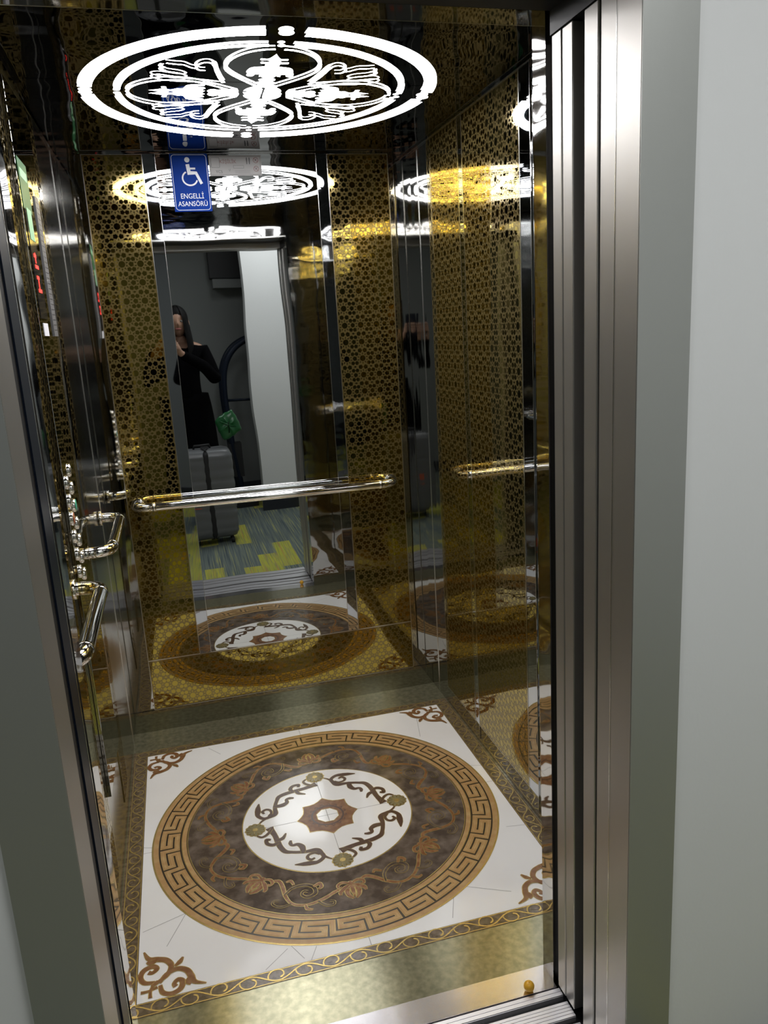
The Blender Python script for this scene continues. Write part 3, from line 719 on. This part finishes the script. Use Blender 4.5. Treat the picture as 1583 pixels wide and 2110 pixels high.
# ================================================================== LANDING THINGS SEEN IN THE MIRROR
# suitcase
def soft_box(mb, cx, cy_, z0, z1, wx, wy, m, rib=0, nr=12):
    rows = []; n = 40; K = 48
    for i in range(K + 1):
        t = i / K; z = z0 + (z1 - z0) * t
        e = min(t, 1 - t) * (z1 - z0); ins = max(0, .05 - e); k = .05 - math.sqrt(max(0, .05 ** 2 - ins ** 2))
        bump_ = rib * (abs(sin(pi * nr * t)) ** .5) if e > .05 else 0
        r = []
        for j in range(n):
            a_ = 2 * pi * j / n; c_, s_ = cos(a_), sin(a_)
            ex = .28
            x = math.copysign(abs(c_) ** ex, c_) * (wx / 2 - k + bump_); y = math.copysign(abs(s_) ** ex, s_) * (wy / 2 - k + bump_)
            r.append((cx + x, cy_ + y, z))
        rows.append(r)
    mb.grid(rows, m, caps=True)
sx_, sy_ = -.165, -1.40
su = empty('suitcase', (sx_, sy_, 0), 'grey ribbed suitcase with a black strap standing on the striped carpet', 'suitcase')
mb = MB(); soft_box(mb, sx_, sy_, .045, .70, .40, .22, M_case, .007, 9); shell = mb.obj('shell', su)
mb = MB(); soft_box(mb, sx_ + .02, sy_, .040, .708, .045, .236, M_strap); mb.obj('strap', su)
mb = MB(); mb.tube([(sx_ - .06, sy_, .70), (sx_ - .055, sy_, .725), (sx_ + .055, sy_, .725), (sx_ + .06, sy_, .70)], .009, M_strap, 10); mb.obj('handle', su)
for dx in (-.15, .15):
    for dy in (-.07, .07):
        mb = MB(); mb.tube([(sx_ + dx - .012, sy_ + dy, .022), (sx_ + dx + .012, sy_ + dy, .022)], .022, M_strap, 16); mb.box(sx_ + dx - .008, sx_ + dx + .008, sy_ + dy - .008, sy_ + dy + .008, .03, .056, M_strap); mb.obj('wheel', su)
mb = MB(); mb.box(sx_ - .10, sx_ - .05, sy_ + .112, sy_ + .116, .28, .36, M_orange); sub(mb, 'luggage_tag', shell, su)['label'] = 'orange luggage tag'
# green sachet
gb = (.035, -1.40, .735)
mb = MB(); rows = []
NS = 20; NT = 64
for i in range(NS + 1):
    f = i / NS; lat = -pi / 2 + pi * f
    r = []
    for j in range(NT):
        t = 2 * pi * j / NT
        cr = .80 / (abs(cos(t + .35)) + abs(sin(t + .35))) + .26 + .02 * sin(11 * t)
        rad = cos(lat * .999) ** .8 * .112 * cr
        r.append((gb[0] + rad * cos(t) * .85, gb[1] + .042 * sin(lat) * (1 - .3 * (abs(cos(2 * t + .5)))), gb[2] + .115 + rad * sin(t)))
    rows.append(r)
mb.grid(rows, M_sachet, caps=True)
gro = empty('gift_pouch', gb, 'small shiny green fabric pouch on top of the grey suitcase', 'pouch')
mb.obj('pouch_body', gro)
mb = MB(); mb.tube([(gb[0] - .004, gb[1] + .046, gb[2] + .14), (gb[0], gb[1] + .052, gb[2] + .115), (gb[0] + .002, gb[1] + .046, gb[2] + .06)], .003, M_hair, 8)
mb.tube([(gb[0] - .06, gb[1] + .030, gb[2] + .15), (gb[0], gb[1] + .050, gb[2] + .118), (gb[0] + .055, gb[1] + .03, gb[2] + .10)], .003, M_sachet, 8)
mb.obj('tie', gro)
# black tubular stand
tb = empty('tube_stand', (.18, -2.62, 0), 'black curved tube stand behind the white wall corner', 'stand')
for x, nm in ((.10, 0), (.10, 1)):
    yy = -2.55 - nm * .42
    c = [(.45, yy, 1.46), (.36, yy, 1.46), (.22, yy, 1.37), (.13, yy, 1.22), (.10, yy, 1.0), (.115, yy, .7), (.15, yy, .35), (.18, yy, .05)]
    P = catmull([(p[0], p[2]) for p in c], 6)
    mb = MB(); mb.tube([(p[0], yy, p[1]) for p in P], .024, M_blackgloss, 14); mb.obj('upright', tb)
mb = MB(); mb.tube([(.105, -2.55, .94), (.47, -2.55, .94)], .012, M_blackgloss, 10); mb.obj('crossbar', tb)
mb = MB(); mb.tube([(.12, -2.55, .60), (.12, -2.97, .60)], .014, M_blackgloss, 10); mb.obj('crossbar', tb)
mb = MB(); mb.box(.05, .30, -3.02, -2.50, .0, .055, M_black); mb.obj('foot_plate', tb)
mb = MB(); mb.box(.10, .20, -2.66, -2.53, .28, .56, M_black); mb.obj('grip_sleeve', tb)
# black wall box
wb = empty('wall_box', (.22, -3.13, 1.95), 'black box hung high on the dark grey landing wall', 'box')
MB().box(.10, .45, -3.148, -3.02, 1.98, 2.45, M_black).obj('housing', wb, bevel=.006)
MB().box(.12, .45, -3.148, -2.98, 1.90, 1.975, M_wallg).obj('shelf', wb)
# ================================================================== PERSON
def skin(name, nodes, edges, m, parent, base, sub=2, root=0, smooth=True):
    """nodes: list (x,y,z,rx,ry)"""
    me = bpy.data.meshes.new(name); me.from_pydata([Vector(n[:3]) - Vector(base) for n in nodes], edges, [])
    o = bpy.data.objects.new(name, me); COL.objects.link(o)
    o.modifiers.new('s', 'SKIN'); o.modifiers['s'].use_smooth_shade = True
    if not me.skin_vertices: 
        with bpy.context.temp_override(object=o, active_object=o): bpy.ops.mesh.customdata_skin_add()
    for i, n in enumerate(nodes):
        sv = me.skin_vertices[0].data[i]; sv.radius = (n[3], n[4] if len(n) > 4 else n[3]); sv.use_root = (i == root)
    s2 = o.modifiers.new('u', 'SUBSURF'); s2.levels = sub; s2.render_levels = sub
    dg = bpy.context.evaluated_depsgraph_get(); nm = bpy.data.meshes.new_from_object(o.evaluated_get(dg))
    nm.name = name; bpy.data.objects.remove(o)
    nm.materials.clear(); nm.materials.append(m); nm.polygons.foreach_set('use_smooth', [True] * len(nm.polygons))
    r = bpy.data.objects.new(name, nm); COL.objects.link(r); r.parent = parent; return r
PX, PY = -.225, -1.93
base = (PX, PY, 0)
per = empty('person', base, 'person in black clothes with long dark hair holding up a phone on the landing', 'person')
def Pn(x, y, z, r, r2=None): return (PX + x, PY + y, z, r, r2 or r)
nodes = [Pn(0, 0, .93, .115, .13), Pn(0, .01, 1.10, .10, .12), Pn(0, .01, 1.27, .11, .145), Pn(0, 0, 1.40, .075, .10), Pn(0, .005, 1.455, .048), Pn(0, .02, 1.52, .052)]
edges = [(0, 1), (1, 2), (2, 3), (3, 4), (4, 5)]
def add(n, p): nodes.append(n); edges.append((p, len(nodes) - 1)); return len(nodes) - 1
for s_ in (-1, 1):
    h = add(Pn(s_ * .085, 0, .84, .085), 0); k = add(Pn(s_ * .10, .01, .48, .058), h); c = add(Pn(s_ * .10, -.01, .33, .052), k)
    an_ = add(Pn(s_ * .10, -.015, .09, .036), c); hl = add(Pn(s_ * .105, .0, .045, .036), an_); t = add(Pn(s_ * .12, .13, .03, .028), hl)
PHX, PHY, PHZ = -.3185 - PX, -1.548 - PY, 1.475
for s_ in (-1, 1):
    sh = add(Pn(s_ * .155, 0, 1.385, .056), 3); el = add(Pn(s_ * .225, .12, 1.16, .040), sh); mf = add(Pn(s_ * .15, .23, 1.27, .036), el)
    wr = add(Pn(PHX + s_ * .075, PHY - .045, 1.385, .024), mf); pm = add(Pn(PHX + s_ * .062, PHY - .022, 1.43, .020, .026), wr)
    for i, (dz, ln) in enumerate(((.040, .055), (.022, .060), (.004, .058), (-.012, .048))):
        kn = add(Pn(PHX + s_ * .056, PHY + .002, 1.43 + dz, .0095), pm)
        md = add(Pn(PHX + s_ * (.056 - ln * .35), PHY + .016, 1.434 + dz, .0085), kn)
        tp = add(Pn(PHX + s_ * (.056 - ln * .85), PHY + .017, 1.438 + dz, .0075), md)
    th1 = add(Pn(PHX + s_ * .056, PHY - .026, 1.445, .011), pm); th2 = add(Pn(PHX + s_ * .036, PHY - .024, 1.472, .0095), th1); add(Pn(PHX + s_ * .024, PHY - .022, 1.488, .008), th2)
skin('body', nodes, edges, M_skin, per, base, 2)
# clothes
tn = [Pn(0, 0, .94, .140, .16), Pn(0, .01, 1.10, .115, .14), Pn(0, .01, 1.27, .125, .165), Pn(0, 0, 1.40, .085, .115), Pn(0, .005, 1.44, .060)]
te = [(0, 1), (1, 2), (2, 3), (3, 4)]
for s_ in (-1, 1):
    tn += [Pn(s_ * .16, 0, 1.385, .068), Pn(s_ * .230, .12, 1.155, .054), Pn(s_ * .15, .235, 1.27, .050), Pn(PHX + s_ * .077, PHY - .052, 1.378, .036)]
    n0 = len(tn) - 4; te += [(3, n0), (n0, n0 + 1), (n0 + 1, n0 + 2), (n0 + 2, n0 + 3)]
skin('blouse', tn, te, M_cloth, per, base, 2)
rows = []
for i in range(15):
    t = i / 14; z = 1.06 - t * .86; wx = .160 + .085 * t ** .8; wy = .135 + .06 * t
    rows.append([(PX + (wx + .008 * t * sin(9 * a_)) * cos(a_), PY + (wy + .008 * t * sin(9 * a_)) * sin(a_), z) for a_ in [2 * pi * j / 48 for j in range(48)]])
mb = MB(); mb.grid(rows, M_cloth, caps=True); mb.obj('skirt', per)
for s_ in (-1, 1):
    mb = MB(); rows = []
    for i in range(13):
        t = i / 12; yy = -.075 + .25 * t; wd = .036 + .012 * sin(pi * min(1, t * 1.15)); hh = .062 * (1 - .55 * t) if t < .96 else .012
        if i in (0, 12): wd *= .4; hh *= .6
        rows.append([(PX + s_ * .108 + wd * cos(q), PY + yy, .002 + max(0, hh / 2 + hh / 2 * sin(q))) for q in [2 * pi * j / 20 for j in range(20)]])
    mb.grid(rows, M_strap, caps=True); mb.obj('shoe', per)
# head
HC = Vector((PX, PY + .045, 1.610))
def headpt(lat, lon, sc_=1.0):
    x = .074 * cos(lat) * sin(lon); y = .092 * cos(lat) * cos(lon); z = .112 * sin(lat)
    if z < 0: x *= 1 + z * 2.6; y *= 1 + z * .8
    g = lambda la, lo, s1, s2: math.exp(-((lat - la) / s1) ** 2 - ((lon - lo) / s2) ** 2)
    y += .021 * g(-.16, 0, .16, .16) + .010 * g(.02, 0, .25, .10)
    y -= .009 * (g(.06, .36, .13, .18) + g(.06, -.36, .13, .18))
    y += .006 * g(-.50, 0, .10, .28) + .008 * g(-.85, 0, .2, .3)
    return HC + Vector((x, y, z)) * sc_
mb = MB(); rows = []
for i in range(41):
    la = -pi / 2 * .985 + pi * .985 * i / 40; rows.append([headpt(la, 2 * pi * j / 56) for j in range(56)])
mb.grid(rows, M_skin, caps=True)
for s_ in (-1, 1): mb.ellipsoid(HC + Vector((s_ * .076, -.004, -.006)), .010, .018, .030, M_skin, 12, 8)
mb.obj('head', per)
for s_ in (-1, 1):
    mb = MB(); e_ = headpt(.06, s_ * .36); mb.ellipsoid(e_ + Vector((0, .001, 0)), .014, .006, .007, M_eye, 12, 8); mb.ellipsoid(e_ + Vector((0, .006, 0)), .005, .003, .005, M_hair, 10, 6); mb.obj('eye', per)
mb = MB(); e_ = headpt(-.50, 0); mb.ellipsoid(e_ + Vector((0, .001, 0)), .022, .006, .007, M_lip, 14, 8); mb.obj('lips', per)
# hair: cap and long lengths behind and beside the face
mb = MB(); rows = []
for i in range(25):
    t = i / 24; r = []
    for j in range(48):
        lon = radians(28) + (2 * pi - radians(56)) * j / 47
        if t < .45:
            la = pi / 2 * (1 - t / .45 * .85); p = headpt(la, lon, 1.12) + Vector((0, 0, .004))
            r.append(p)
        else:
            p = headpt(pi / 2 * .15, lon, 1.12); d = (t - .45) / .55
            r.append(Vector((HC.x + (p.x - HC.x) * (1 + .35 * d), HC.y + (p.y - HC.y) * (1 + .2 * d) - .03 * d, p.z - .36 * d + .006 * sin(j * 1.9) * d)))
    rows.append(r)
mb.grid(rows, M_hair, closed=False)
mb.ellipsoid(HC + Vector((0, -.012, .035)), .082, .094, .094, M_hair, 24, 14)
mb.obj('hair', per)
ph = empty('phone', (-.3185, -1.548, 1.395), 'dark phone held up in both hands of the person', 'phone')
MB().box(-.3565, -.2805, -1.552, -1.544, 1.397, 1.552, M_blackgloss).obj('case', ph, bevel=.003)
MB().box(-.3535, -.2835, -1.5526, -1.552, 1.402, 1.547, M_copglass).obj('screen', ph)
mb = MB()
for x, z in ((-.345, 1.535), (-.345, 1.515), (-.325, 1.525)): mb.tube([(x, -1.5445, z), (x, -1.5425, z)], .007, M_black, 14)
mb.obj('lens', ph)
for o in bpy.data.objects:
    if '_base' in o: del o['_base']
